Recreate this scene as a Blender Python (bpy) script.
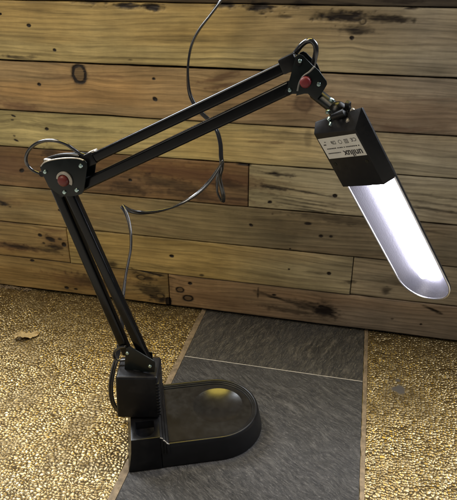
import bpy, bmesh, math, random
import numpy as np
from mathutils import Vector, Matrix
random.seed(7); rng = np.random.default_rng(7)
for o in list(bpy.data.objects): bpy.data.objects.remove(o)
S = bpy.context.scene; COL = S.collection

# ------------------------------------------------------------------ camera
FPX = 580.528; CAM = np.array([0.33629, -1.21270, 0.81457])
RC = np.array([[0.97507, 0.22189, 0.00056], [0.10083, -0.44084, -0.8919], [-0.19766, 0.86973, -0.45222]])
cd = bpy.data.cameras.new('camera'); cam = bpy.data.objects.new('camera', cd); COL.objects.link(cam)
cd.sensor_fit = 'HORIZONTAL'; cd.sensor_width = 36; cd.lens = FPX/457*36; cd.clip_start = .02; cd.clip_end = 100
M = Matrix.Identity(4)
for i in range(3):
    M[i][0] = RC[0][i]; M[i][1] = -RC[1][i]; M[i][2] = -RC[2][i]; M[i][3] = CAM[i]
cam.matrix_world = M
S.camera = cam
cd.dof.use_dof = False

# ------------------------------------------------------------------ world, lamps, exposure
W = bpy.data.worlds.new('World'); S.world = W; W.use_nodes = True
bg = W.node_tree.nodes['Background']; bg.inputs[0].default_value = (.80, .86, 1.0, 1); bg.inputs[1].default_value = .065
def area(name, loc, target, size, power, col, size_y=None):
    l = bpy.data.lights.new(name, 'AREA'); l.energy = power; l.color = col; l.size = size
    if size_y: l.shape = 'RECTANGLE'; l.size_y = size_y
    o = bpy.data.objects.new(name, l); COL.objects.link(o); o.location = loc
    o.rotation_euler = (Vector(target)-Vector(loc)).to_track_quat('-Z', 'Y').to_euler(); return o
area('ceiling_lamp_yellow', (-.02, .17, 2.0), (.1, -.35, 0), .75, 13, (1.0, .75, .12), .40)
area('cool_fill_left', (-1.5, .55, 2.0), (-.2, -.6, 0), 1.0, 100, (.90, .94, 1.0))  # added cool light for the floor glints, set aside from the dish reflection
area('cool_fill_right', (1.7, .5, 2.0), (.4, -.6, 0), 1.5, 100, (.90, .93, 1.0))  # other half of the added cool light, also clear of the dish
area('ceiling_lamp_warm', (-.6, -.95, 1.9), (-.05, -.05, .3), .5, 11, (1.0, .82, .54))
area('wall_fill', (-1.5, -1.9, 1.9), (.1, -.1, .3), 1.2, 16.5, (1.0, .925, .80))  # added soft light that brightens the planks, no known window behind it
S.view_settings.view_transform = 'Standard'; S.view_settings.look = 'None'
S.view_settings.exposure = 0; S.view_settings.gamma = 1; S.view_settings.use_curve_mapping = False
S.render.engine = 'CYCLES'; S.render.resolution_x = 936; S.render.resolution_y = 1024

# ------------------------------------------------------------------ helpers
def ray(px, py):
    d = np.array([(px-228.5)/FPX, (py-250)/FPX, 1.0]); return d@RC
def on_plane(px, py, p0, n):
    d = ray(px, py); t = ((np.array(p0)-CAM)@np.array(n))/(d@np.array(n)); return CAM+t*d
def at_wall(px, py, y=0.0): return on_plane(px, py, (0, y, 0), (0, 1, 0))
def at_floor(px, py, z=0.0): return on_plane(px, py, (0, 0, z), (0, 0, 1))

def link(name, me, mat=None, parent=None, smooth=False, sharp=None):
    o = bpy.data.objects.new(name, me); COL.objects.link(o)
    if mat: me.materials.append(mat)
    if parent: o.parent = parent
    if smooth:
        for p in me.polygons: p.use_smooth = True
        if sharp: me.set_sharp_from_angle(angle=math.radians(sharp))
    return o
def obj(name, bm, mat, parent=None, smooth=True, sharp=35, bevel=0, seg=2):
    bmesh.ops.recalc_face_normals(bm, faces=bm.faces)
    if bevel:
        ed = [e for e in bm.edges if len(e.link_faces) == 2 and e.calc_face_angle(0) > math.radians(40)]
        bmesh.ops.bevel(bm, geom=ed, offset=bevel, segments=seg, affect='EDGES', profile=.6, clamp_overlap=True)
    me = bpy.data.meshes.new(name); bm.to_mesh(me); bm.free()
    return link(name, me, mat, parent, smooth, sharp)
def tag(o, label=None, cat=None, group=None, kind=None):
    for k, v in dict(label=label, category=cat, group=group, kind=kind).items():
        if v: o[k] = v
    return o
def frame(x, y, z, p):          # matrix with columns x,y,z and origin p
    m = Matrix.Identity(4)
    for c, v in enumerate((x, y, z, p)):
        for r in range(3): m[r][c] = float(v[r])
    return m
def box(bm, c, s, mat=None):
    m = Matrix.Translation(c)@Matrix.Diagonal((s[0], s[1], s[2], 1))
    if mat is not None: m = mat@m
    return bmesh.ops.create_cube(bm, size=1, matrix=m)
def cyl(bm, p0, p1, r0, r1=None, n=24):
    p0 = Vector(p0); p1 = Vector(p1); d = p1-p0
    m = Matrix.Translation((p0+p1)/2)@d.to_track_quat('Z', 'Y').to_matrix().to_4x4()
    bmesh.ops.create_cone(bm, cap_ends=True, segments=n, radius1=r0, radius2=r0 if r1 is None else r1, depth=d.length, matrix=m)
def prism(bm, pts, z0, z1, mat):   # polygon pts in the local xy, extruded z0..z1, moved by mat
    a = [bm.verts.new(mat@Vector((x, y, z0))) for x, y in pts]; b = [bm.verts.new(mat@Vector((x, y, z1))) for x, y in pts]
    bm.faces.new(a); bm.faces.new(b[::-1])
    for i in range(len(pts)): j = (i+1) % len(pts); bm.faces.new((a[i], b[i], b[j], a[j]))
def catmull(P, n=10):
    P = [np.array(p, float) for p in P]; P = [2*P[0]-P[1]]+P+[2*P[-1]-P[-2]]; out = []
    for i in range(1, len(P)-2):
        for k in range(n):
            t = k/n; a, b, c, d = P[i-1:i+3]
            out.append(.5*((2*b)+(-a+c)*t+(2*a-5*b+4*c-d)*t*t+(-a+3*b-3*c+d)*t**3))
    out.append(P[-2]); return out
def tube(bm, pts, r, n=12, r2=None, twist=None, sec=None):
    """swept section; r2 makes it flat, sec a list of section points"""
    pts = [Vector(p) for p in pts]; rings = []; up = None
    for i, p in enumerate(pts):
        t = (pts[min(i+1, len(pts)-1)]-pts[max(i-1, 0)]).normalized()
        if up is None: up = t.orthogonal().normalized()
        up = (up-t*up.dot(t)).normalized(); s = t.cross(up)
        a0 = twist(i/(len(pts)-1)) if twist else 0
        u2 = up*math.cos(a0)+s*math.sin(a0); s2 = t.cross(u2)
        if sec: q = sec
        else: q = [(r*math.cos(2*math.pi*k/n), (r2 or r)*math.sin(2*math.pi*k/n)) for k in range(n)]
        rings.append([bm.verts.new(p+u2*x+s2*y) for x, y in q])
    for a, b in zip(rings, rings[1:]):
        for k in range(len(a)): bm.faces.new((a[k], a[(k+1) % len(a)], b[(k+1) % len(a)], b[k]))
    bm.faces.new(rings[0][::-1]); bm.faces.new(rings[-1])

# numpy value noise
def vnoise(x, y, seed=0):
    xi = np.floor(x).astype(int); yi = np.floor(y).astype(int); fx = x-xi; fy = y-yi
    fx = fx*fx*(3-2*fx); fy = fy*fy*(3-2*fy)
    def h(a, b):
        n = (a*374761393+b*668265263+seed*974634777) & 0xffffffff
        n = ((n ^ (n >> 13))*1274126177) & 0xffffffff
        return ((n ^ (n >> 16)) & 0xffff)/65535.0
    return (h(xi, yi)*(1-fx)+h(xi+1, yi)*fx)*(1-fy)+(h(xi, yi+1)*(1-fx)+h(xi+1, yi+1)*fx)*fy
def fbm(x, y, seed=0, o=4):
    s = 0; a = .5
    for k in range(o): s = s+a*vnoise(x*2**k, y*2**k, seed+k*17); a *= .5
    return s/(1-.5**o)
def np_mesh(name, co, faces, attrs):
    me = bpy.data.meshes.new(name); nv = len(co); nf = len(faces)
    me.vertices.add(nv); me.vertices.foreach_set('co', np.ascontiguousarray(co, dtype=np.float32).ravel())
    me.loops.add(nf*4); me.loops.foreach_set('vertex_index', np.ascontiguousarray(faces, dtype=np.int32).ravel())
    me.polygons.add(nf); me.polygons.foreach_set('loop_start', np.arange(0, nf*4, 4, dtype=np.int32))
    me.polygons.foreach_set('use_smooth', np.ones(nf, dtype=bool))
    me.update(calc_edges=True)
    for k, v in attrs.items():
        v = np.ascontiguousarray(v, dtype=np.float32)
        if v.ndim == 1: a = me.attributes.new(k, 'FLOAT', 'POINT'); a.data.foreach_set('value', v)
        else: a = me.attributes.new(k, 'FLOAT_VECTOR', 'POINT'); a.data.foreach_set('vector', v.ravel())
    return me
def grid_faces(nx, ny, off=0):
    i = np.arange(nx-1)[None, :]; j = np.arange(ny-1)[:, None]; a = off+j*nx+i
    return np.stack([a, a+1, a+nx+1, a+nx], -1).reshape(-1, 4)

# ------------------------------------------------------------------ node helper
class NT:
    def __init__(s, name):
        s.m = bpy.data.materials.new(name); s.m.use_nodes = True; s.t = s.m.node_tree; s.N = s.t.nodes
        s.b = s.N['Principled BSDF']
    def n(s, typ, ins={}, **kw):
        x = s.N.new(typ)
        for k, v in kw.items(): setattr(x, k, v)
        for k, v in ins.items(): s.set(x, k, v)
        return x
    def set(s, x, k, v):
        i = x.inputs[k]
        if isinstance(v, bpy.types.NodeSocket): s.t.links.new(v, i)
        elif isinstance(v, bpy.types.Node): s.t.links.new(v.outputs[0], i)
        else: i.default_value = v
    def math(s, op, a, b=0.0, c=None, clamp=False):
        x = s.n('ShaderNodeMath', operation=op, use_clamp=clamp); s.set(x, 0, a); s.set(x, 1, b)
        if c is not None: s.set(x, 2, c)
        return x.outputs[0]
    def mix(s, f, a, b, mode='MIX'):
        x = s.n('ShaderNodeMix', data_type='RGBA', blend_type=mode, clamp_factor=True)
        s.set(x, 0, f); s.set(x, 6, a); s.set(x, 7, b); return x.outputs[2]
    def ramp(s, f, stops):
        x = s.n('ShaderNodeValToRGB'); s.set(x, 0, f); e = x.color_ramp.elements
        while len(e) < len(stops): e.new(.5)
        for q, (p, c) in zip(e, stops): q.position = p; q.color = c if len(c) == 4 else (*c, 1)
        return x.outputs[0]
    def rng(s, f, a, b, c, d):
        x = s.n('ShaderNodeMapRange'); s.set(x, 0, f)
        for i, v in enumerate((a, b, c, d)): s.set(x, i+1, v)
        return x.outputs[0]
    def noise(s, vec, scale, detail=4, rough=.6, dist=0):
        x = s.n('ShaderNodeTexNoise', {'Scale': scale, 'Detail': detail, 'Roughness': rough, 'Distortion': dist})
        if vec is not None: s.set(x, 'Vector', vec)
        return x.outputs[0]
    def mapping(s, vec, scale=(1, 1, 1), rot=(0, 0, 0), loc=(0, 0, 0)):
        x = s.n('ShaderNodeMapping', {'Vector': vec, 'Scale': scale, 'Rotation': rot, 'Location': loc}); return x.outputs[0]
    def attr(s, name, out=0):
        x = s.n('ShaderNodeAttribute', attribute_name=name); return x.outputs[out]
    def bump(s, h, strength=.3, dist=.001):
        x = s.n('ShaderNodeBump', {'Height': h, 'Strength': strength, 'Distance': dist}); s.set(s.b, 'Normal', x.outputs[0]); return x
    def P(s, **kw):
        for k, v in kw.items(): s.set(s.b, k.replace('_', ' '), v)
        return s.m
def C(r, g, b): return (r, g, b, 1)

# ------------------------------------------------------------------ materials
def wood_mat():
    s = NT('reclaimed_wood')
    gv = s.attr('gv', 1); col = s.attr('col', 1); dark = s.attr('dark', 2); red = s.attr('red', 2); gr = s.attr('rel', 2)
    f1 = s.noise(s.mapping(gv, (7, 190, 1)), 1, 6, .62)
    f2 = s.noise(s.mapping(gv, (3, 46, 1)), 1, 4, .6, .4)
    f3 = s.noise(s.mapping(gv, (26, 620, 1)), 1, 3, .7)
    sep = s.n('ShaderNodeSeparateXYZ', {0: gv})
    ph = s.math('ADD', s.math('MULTIPLY', sep.outputs[1], 520.0), s.math('MULTIPLY', f2, 16.0))
    rings = s.math('POWER', s.math('MULTIPLY_ADD', s.math('SINE', ph), .5, .5), 3.0)
    tc = s.n('ShaderNodeTexCoord').outputs['Object']
    saw = s.noise(s.mapping(tc, (240, 1, 16), (0, .10, 0)), 1, 2, .5)
    blot = s.noise(s.mapping(tc, (9, 1, 14)), 1, 5, .6)
    k = s.math('ADD', s.rng(f1, .3, .72, .80, 1.20), s.math('MULTIPLY', rings, -.24))
    k = s.math('MULTIPLY', k, s.rng(f2, .3, .7, .80, 1.16))
    k = s.math('MULTIPLY', k, s.rng(f3, .25, .75, .84, 1.15))
    k = s.math('MULTIPLY', k, s.rng(saw, .3, .7, .985, 1.015))
    k = s.math('MULTIPLY', k, s.rng(blot, .3, .7, .76, 1.22))
    wst = s.noise(s.mapping(gv, (2.6, 34, 1)), 1, 6, .68, .5)
    k = s.math('MULTIPLY', k, s.rng(wst, .56, .74, 1.06, .52))
    k = s.math('MULTIPLY', k, s.rng(s.noise(s.mapping(gv, (5.5, 20, 1), (0, 0, 0), (3, 7, 1)), 1, 5, .6), .56, .75, 1.0, 1.28))
    c = s.mix(1.0, col, s.n('ShaderNodeCombineColor', {0: k, 1: k, 2: k}).outputs[0], 'MULTIPLY')
    c = s.mix(s.math('MULTIPLY', red, s.rng(f1, .3, .7, .7, 1.0)), c, C(.105, .042, .024))
    dn = s.math('MULTIPLY', dark, s.rng(s.noise(s.mapping(gv, (22, 240, 1)), 1, 4, .7), .25, .6, .8, 1.35), clamp=True)
    c = s.mix(dn, c, C(.014, .009, .007))
    h = s.math('ADD', s.math('MULTIPLY', f1, .7), s.math('ADD', s.math('MULTIPLY', saw, .06), s.math('MULTIPLY', f3, .5)))
    h = s.math('SUBTRACT', h, s.math('MULTIPLY', dark, .6))
    s.bump(h, .55, .0012)
    return s.P(Base_Color=c, Roughness=s.rng(f1, .3, .7, .62, .48), Specular_IOR_Level=.35)
def gold_mat():
    s = NT('gold_pebble_leaf')
    hh = s.attr('hgt', 2); cell = s.attr('cell', 2); worn = s.attr('worn', 2); brown = s.attr('brown', 2)
    tc = s.n('ShaderNodeTexCoord').outputs['Object']
    n1 = s.noise(tc, 260, 4, .65); n2 = s.noise(tc, 14, 4, .6); n3 = s.noise(tc, 900, 2, .6)
    gold = s.mix(cell, C(.180, .127, .050), C(.48, .385, .215))
    gold = s.mix(s.rng(n2, .35, .7, 0, .55), gold, C(.27, .195, .085))
    dirt = s.math('ADD', s.rng(hh, .15, .62, 1.0, 0), s.math('MULTIPLY', s.rng(n1, .52, .75, 0, 1), .45), clamp=True)
    dirt = s.math('MAXIMUM', dirt, s.math('MULTIPLY', brown, s.rng(n1, .3, .6, .35, 1.0)))
    c = s.mix(dirt, gold, C(.045, .029, .012))
    c = s.mix(worn, c, C(.085, .078, .073))
    s.bump(s.math('ADD', s.math('MULTIPLY', n1, .6), s.math('MULTIPLY', n3, .25)), .40, .0012)
    return s.P(Base_Color=c, Metallic=s.math('SUBTRACT', s.rng(dirt, 0, 1, .92, .15), worn, clamp=True), Roughness=s.math('ADD', s.rng(n2, .3, .7, .23, .34), s.math('MULTIPLY', dirt, .3)), Specular_IOR_Level=s.rng(dirt, 0, 1, .5, .12))
def slate_mat(name, rot, base, pale, streak):
    s = NT(name)
    tc = s.n('ShaderNodeTexCoord').outputs['Object']
    wv = s.n('ShaderNodeVectorMath', {0: tc, 1: s.n('ShaderNodeVectorMath', {0: s.n('ShaderNodeTexNoise', {'Vector': tc, 'Scale': 16.0, 'Detail': 4.0}).outputs[1], 3: .022}, operation='SCALE').outputs[0]}, operation='ADD').outputs[0]
    rv = s.mapping(wv, (1, 1, 1), (0, 0, rot))
    st = s.noise(s.mapping(rv, (210, 30, 1)), 1, 8, .75, .2)
    st2 = s.noise(s.mapping(rv, (78, 17, 1)), 1, 8, .72, .3)
    st3 = s.noise(s.mapping(rv, (420, 90, 1)), 1, 5, .75)
    big = s.noise(tc, 6, 5, .6); fine = s.noise(tc, 620, 4, .75); mid = s.noise(tc, 110, 6, .75)
    c = s.mix(s.math('MULTIPLY', s.rng(st, .42, .62, 0, 1), s.rng(big, .32, .62, .6, 1.0)), base, streak)
    c = s.mix(s.math('MULTIPLY', s.rng(st2, .50, .68, 0, .5), s.rng(s.noise(tc, 9, 4, .6), .38, .58, .35, 1.15)), c, pale)
    c = s.mix(s.rng(big, .42, .65, 0, .35), c, C(.060, .060, .064))
    c = s.mix(s.rng(st3, .54, .70, 0, .75), c, pale)
    c = s.mix(s.rng(st3, .30, .44, .75, 0), c, C(.016, .016, .017))
    c = s.mix(s.rng(fine, .55, .75, 0, .55), c, pale)
    c = s.mix(s.rng(mid, .60, .72, 0, .6), c, C(.20, .195, .19))
    h = s.math('ADD', s.math('MULTIPLY', st, 1.0), s.math('ADD', s.math('MULTIPLY', st2, 1.5), s.math('ADD', s.math('MULTIPLY', fine, .35), s.math('ADD', s.math('MULTIPLY', mid, .6), s.math('MULTIPLY', st3, .5)))))
    s.bump(h, 1.0, .0030)
    return s.P(Base_Color=c, Roughness=s.rng(st, .3, .7, .40, .58), Specular_IOR_Level=.5)
def simple(name, col, rough, metal=0.0, spec=.5, nscale=0, nstr=.15, var=.0, rvar=.0, dust=0):
    s = NT(name); tc = s.n('ShaderNodeTexCoord').outputs['Object']
    n = s.noise(tc, 60, 5, .65); f = s.noise(tc, nscale or 700, 3, .6)
    c = s.mix(s.rng(n, .3, .7, 0, 1), C(*[v*(1-var) for v in col]), C(*[min(1, v*(1+var)) for v in col]))
    if dust:
        d = s.noise(tc, 24, 6, .7); d2 = s.noise(tc, 1500, 2, .6)
        c = s.mix(s.math('MULTIPLY', s.math('ADD', s.rng(d, .48, .75, 0, 1), s.rng(d2, .62, .8, 0, .9)), dust), c, C(.30, .28, .25))
    if nscale: s.bump(f, nstr, .0006)
    return s.P(Base_Color=c, Roughness=s.rng(n, .3, .7, max(.02, rough-rvar), rough+rvar), Metallic=metal, Specular_IOR_Level=spec)
M_wood = wood_mat(); M_gold = gold_mat()
M_slate_f = slate_mat('slate_front', math.radians(124), C(.024, .0235, .0235), C(.235, .222, .208), C(.086, .081, .076))
M_slate_b = slate_mat('slate_back', math.radians(15), C(.022, .021, .019), C(.30, .265, .205), C(.084, .074, .057))
M_grout = simple('grout', (.42, .39, .34), .85, nscale=500, nstr=.6, var=.25)
M_trim = simple('sand_grout_strip', (.190, .140, .084), .75, nscale=420, nstr=.7, var=.5)
M_dark = simple('dark_void', (.008, .007, .006), .9)
M_plas = simple('black_plastic', (.0034, .0036, .0046), .34, spec=.28, nscale=900, nstr=.10, var=.15, rvar=.06, dust=.03)
M_plas2 = simple('black_textured_plastic', (.0050, .0052, .0066), .42, spec=.26, nscale=1300, nstr=.22, var=.15, rvar=.05, dust=.05)
M_top = simple('black_smudged_plastic', (.011, .0108, .0104), .20, nscale=1100, nstr=.04, var=.3, rvar=.07, dust=.02)
M_gloss = simple('black_glossy_plastic', (.0050, .0052, .0062), .36, spec=.38, nscale=900, nstr=.06, var=.2, rvar=.05)
M_paint = simple('black_enamel_metal', (.0026, .0029, .0034), .22, spec=.26, var=.2, rvar=.05)
M_plate = simple('black_pressed_metal', (.0026, .0052, .0056), .34, spec=.32, var=.2, rvar=.06)
M_steel = simple('zinc_screw', (.42, .55, .53), .30, metal=1, var=.1)
M_chip = simple('bare_worn_metal', (.42, .39, .34), .45, metal=.6, nscale=800, nstr=.5, var=.3)
M_red = simple('red_plastic', (.13, .018, .014), .42, var=.15)
M_cord = simple('black_rubber_cord', (.016, .016, .017), .17, spec=1.0, var=.1)
M_alu = simple('brushed_aluminium', (.78, .78, .80), .27, metal=1, nscale=900, nstr=.12, var=.06)
M_lab = simple('silver_label', (.58, .57, .53), .42, var=.06)
M_ink = simple('label_ink', (.03, .03, .035), .5)
M_leaf = simple('dry_leaf', (.44, .33, .16), .6, nscale=300, nstr=.5, var=.3)
s = NT('fluorescent_tube'); s.P(Base_Color=C(.9, .9, .95), Emission_Color=C(.93, .91, 1.0), Emission_Strength=26.0); M_tube = s.m

# ------------------------------------------------------------------ plank wall
RED, DARK = 'r', 'd'
SPOTS = [  # px, py, half length, half height (photo pixels), strength, kind, slope
 (29,25.5,2.6,2.4,1.1,DARK,0),(54.5,50,2.3,2,1,DARK,0),(0,14,2.2,1.6,.9,DARK,0),(344,17,27,5,.95,DARK,.02),(388,19,26,3.4,.8,DARK,.02),(357,30,14,4,.75,DARK,0),(352,38,3.2,3,1,DARK,0),
 (412,8,6,1.6,.8,DARK,0),(285,17,8,1.4,.6,DARK,0),(18,57.5,14,1.6,.7,DARK,.05),(32,57,5,1.6,.6,DARK,0),(130,60,3,1,.5,DARK,0),
 (128,5.5,12,3,.9,DARK,0),(153,6.5,8,4,.95,DARK,0),(260,6.5,14,5,1,DARK,0),(225,3.5,10,4,.8,DARK,0),(300,3.5,14,4,.8,DARK,0),(348,4.5,12,2,.8,DARK,0),(90,-0.5,20,4,.8,DARK,0),(400,0.5,20,4,.8,DARK,0),
 (39,84.5,2.4,2.2,1.1,DARK,0),(153.5,78.7,2.2,1.8,1,DARK,0),(155,99,3,2.8,1,DARK,.3),(17,106,20,4.2,.75,RED,.12),(112,77,16,1.6,.45,RED,.0),(60,77,14,3,.35,RED,.12),(218,79,16,2.2,.8,RED,-.25),(222,86,14,1.6,.7,RED,-.2),
 (228,74,10,1.6,.7,RED,-.3),(304,104,11,8,.6,RED,0),(303,103,4,3.5,.45,DARK,0),(395,129,16,4,.6,RED,.05),(420,129,12,2.5,.5,RED,0),(410,116,60,14,.30,RED,0),(430,100,30,1.2,.4,RED,-.09),
 (13,116,2.6,1.2,.9,DARK,.3),(12,120,2,1,.6,DARK,0),(46.5,129,2.6,2,1.05,DARK,0),(16,140.5,3,1.4,.8,DARK,.3),(14,136,1.6,1.1,.6,DARK,0),(60,127,70,1.5,.30,DARK,.03),(90,129,26,1.6,.35,DARK,.03),(275,143,8,1.3,.65,RED,-.05),(258,142,7,1.2,.45,RED,0),
 (308,138,4,9,.28,DARK,0),(282,133,18,1.6,.3,DARK,0),(243,164,8,1.2,1,DARK,.05),
 (50,152.5,7,4.5,.65,DARK,-.2),(22,170.5,3,2.6,1,DARK,-.3),(8,166,24,9,.55,RED,0),(90,176,70,9,.40,RED,.08),(130,188,16,5,.6,DARK,.08),(168,183,30,5,.55,DARK,.08),(186,189,22,4,.5,DARK,.08),(205,176,60,7,.7,RED,.08),(215,198,40,4,.5,RED,.08),(190,196,30,2.4,.45,DARK,.06),(130.5,180,2.4,1.8,1.1,DARK,0),(228,184,14,4,.5,DARK,.1),(236,199,12,1.4,.4,DARK,0),
 (276,174,13,1.6,.85,DARK,.03),(276,174,5,2.6,.7,DARK,.03),(273,188,11,1.5,.85,DARK,.08),(272,188,4,2.2,.6,DARK,0),(270,202,3,2,.9,DARK,-.2),(335,196,3,2.4,1,DARK,0),(300,191,36,.9,.65,DARK,.11),(300,199,34,.8,.5,DARK,.08),(305,203,36,.8,.55,DARK,.08),(312,208,34,.9,.6,DARK,.08),(318,212,30,1.3,.7,DARK,.07),(432,196,36,1.2,.5,DARK,.06),(430,203,40,1,.5,DARK,.06),(436,210,40,1.4,.6,DARK,.07),(405,193,20,1,.4,DARK,.06),
 (3.5,203.5,5,2,.9,DARK,.1),(8,201,12,3.5,.4,RED,.1),(60,210.5,2.4,1.6,.9,DARK,.3),(251,225,2.6,1.8,1,DARK,.2),(308,223.5,4,1.6,.8,DARK,0),(321,236,3,2,.9,DARK,0),(331,236.5,2.6,1.8,.8,DARK,0),(330,217.5,40,4.2,.55,DARK,.06),(360,222,30,2.6,.35,DARK,.06),(300,228,60,5,.22,DARK,.08),(390,228,26,3,.4,DARK,.08),(433,232,20,1.3,.4,DARK,.1),(130,224,60,2,.2,RED,.09),
 (55,241,13,7,.55,RED,.1),(40,235,2.6,2,.9,DARK,0),(50,238.5,4,2.2,.9,DARK,.2),(64,244.5,3,2.6,1.1,DARK,0),(55,247,7,2.4,.8,DARK,0),(60,239,3,1.6,.7,DARK,0),(44,243,2,1.4,.7,DARK,0),(12,246,28,3.4,.85,RED,.05),(18,246.5,18,2,.75,DARK,.05),(48,250,12,2.2,.6,DARK,.05),(54,231,14,1.8,.6,RED,0),(5,222,14,1,.5,RED,0),
 (112.5,264,5,3.4,.65,DARK,0),(172,256,2.8,1.8,1.1,DARK,0),(202,275,3,1.8,.6,DARK,0),(329,273.3,3.2,2,1.1,DARK,0),(318,272.5,12,1,.5,DARK,0),(290,249,1.6,1.2,.8,DARK,0),(289,269,1.5,1,.8,DARK,0),(350,281.5,5,1.6,.65,DARK,0),(386,291,4.5,3.4,.75,DARK,-.2),(400,280,12,5,.35,DARK,0),
 (32,260.5,2.8,1.7,1,DARK,0),(78,281,28,6,.62,RED,.05),(92,281,16,5,.5,DARK,.05),(66.5,287.5,2.8,1.7,1,DARK,0),(76,289,2.4,1.3,.8,DARK,0),(125,282,10,2,.5,RED,.05),(145,278,11,3.8,.75,DARK,.15),(141,277,5,2.4,.8,DARK,.2),(151,291,12,6,.75,DARK,.2),(158,297.5,9,4,.9,DARK,.1),(163,284,9,8,.4,DARK,0),(168.5,302,3,5,1.2,DARK,0),(151,273.3,18,1,.9,DARK,.14),
 (190,283.5,2.8,2,1,DARK,0),(165,277,8,3,.4,DARK,.2),
 (324,311,12,6.5,.95,DARK,.08),(313,307,14,4,.7,DARK,.1),(300,305.5,22,2.2,.7,DARK,.2),(276,298,18,1.4,.75,DARK,.18),(258,293,1.2,5,.6,DARK,-.4),(292,311,24,2.4,.55,DARK,.02),(274,295,3,1.2,.8,DARK,0),(432,309.5,10,1.2,.9,DARK,.3),(421,324.5,1.8,1.3,.9,DARK,0),(392,319,2,1.2,.5,DARK,0),(240,306,50,5,.25,RED,.1),(215,300,30,7,.35,RED,.1)]
RINGS = [(79,74,6.2,8.6,1.0),(363,21.5,3.2,2.8,.7),(180,290,3.6,2.2,1.0),(188,298.5,4.4,2.6,1.0),(303.5,103.5,8,7,.35),(160,296,4.2,2.4,.8),(141,277.5,4,2.2,.8)]
KNOTS = [(79,74,1.0),(304,104,1.1),(352,38,.5),(52,240,.9),(150,289,.8),(184,295,.5),(324,311,.8),(276,174,.4),(273,188,.4),(395,140,1.3),(218,74,-.9),(20,112,1.0),(200,186,.6),(-60,60,1.0),(440,225,.6)]
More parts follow.
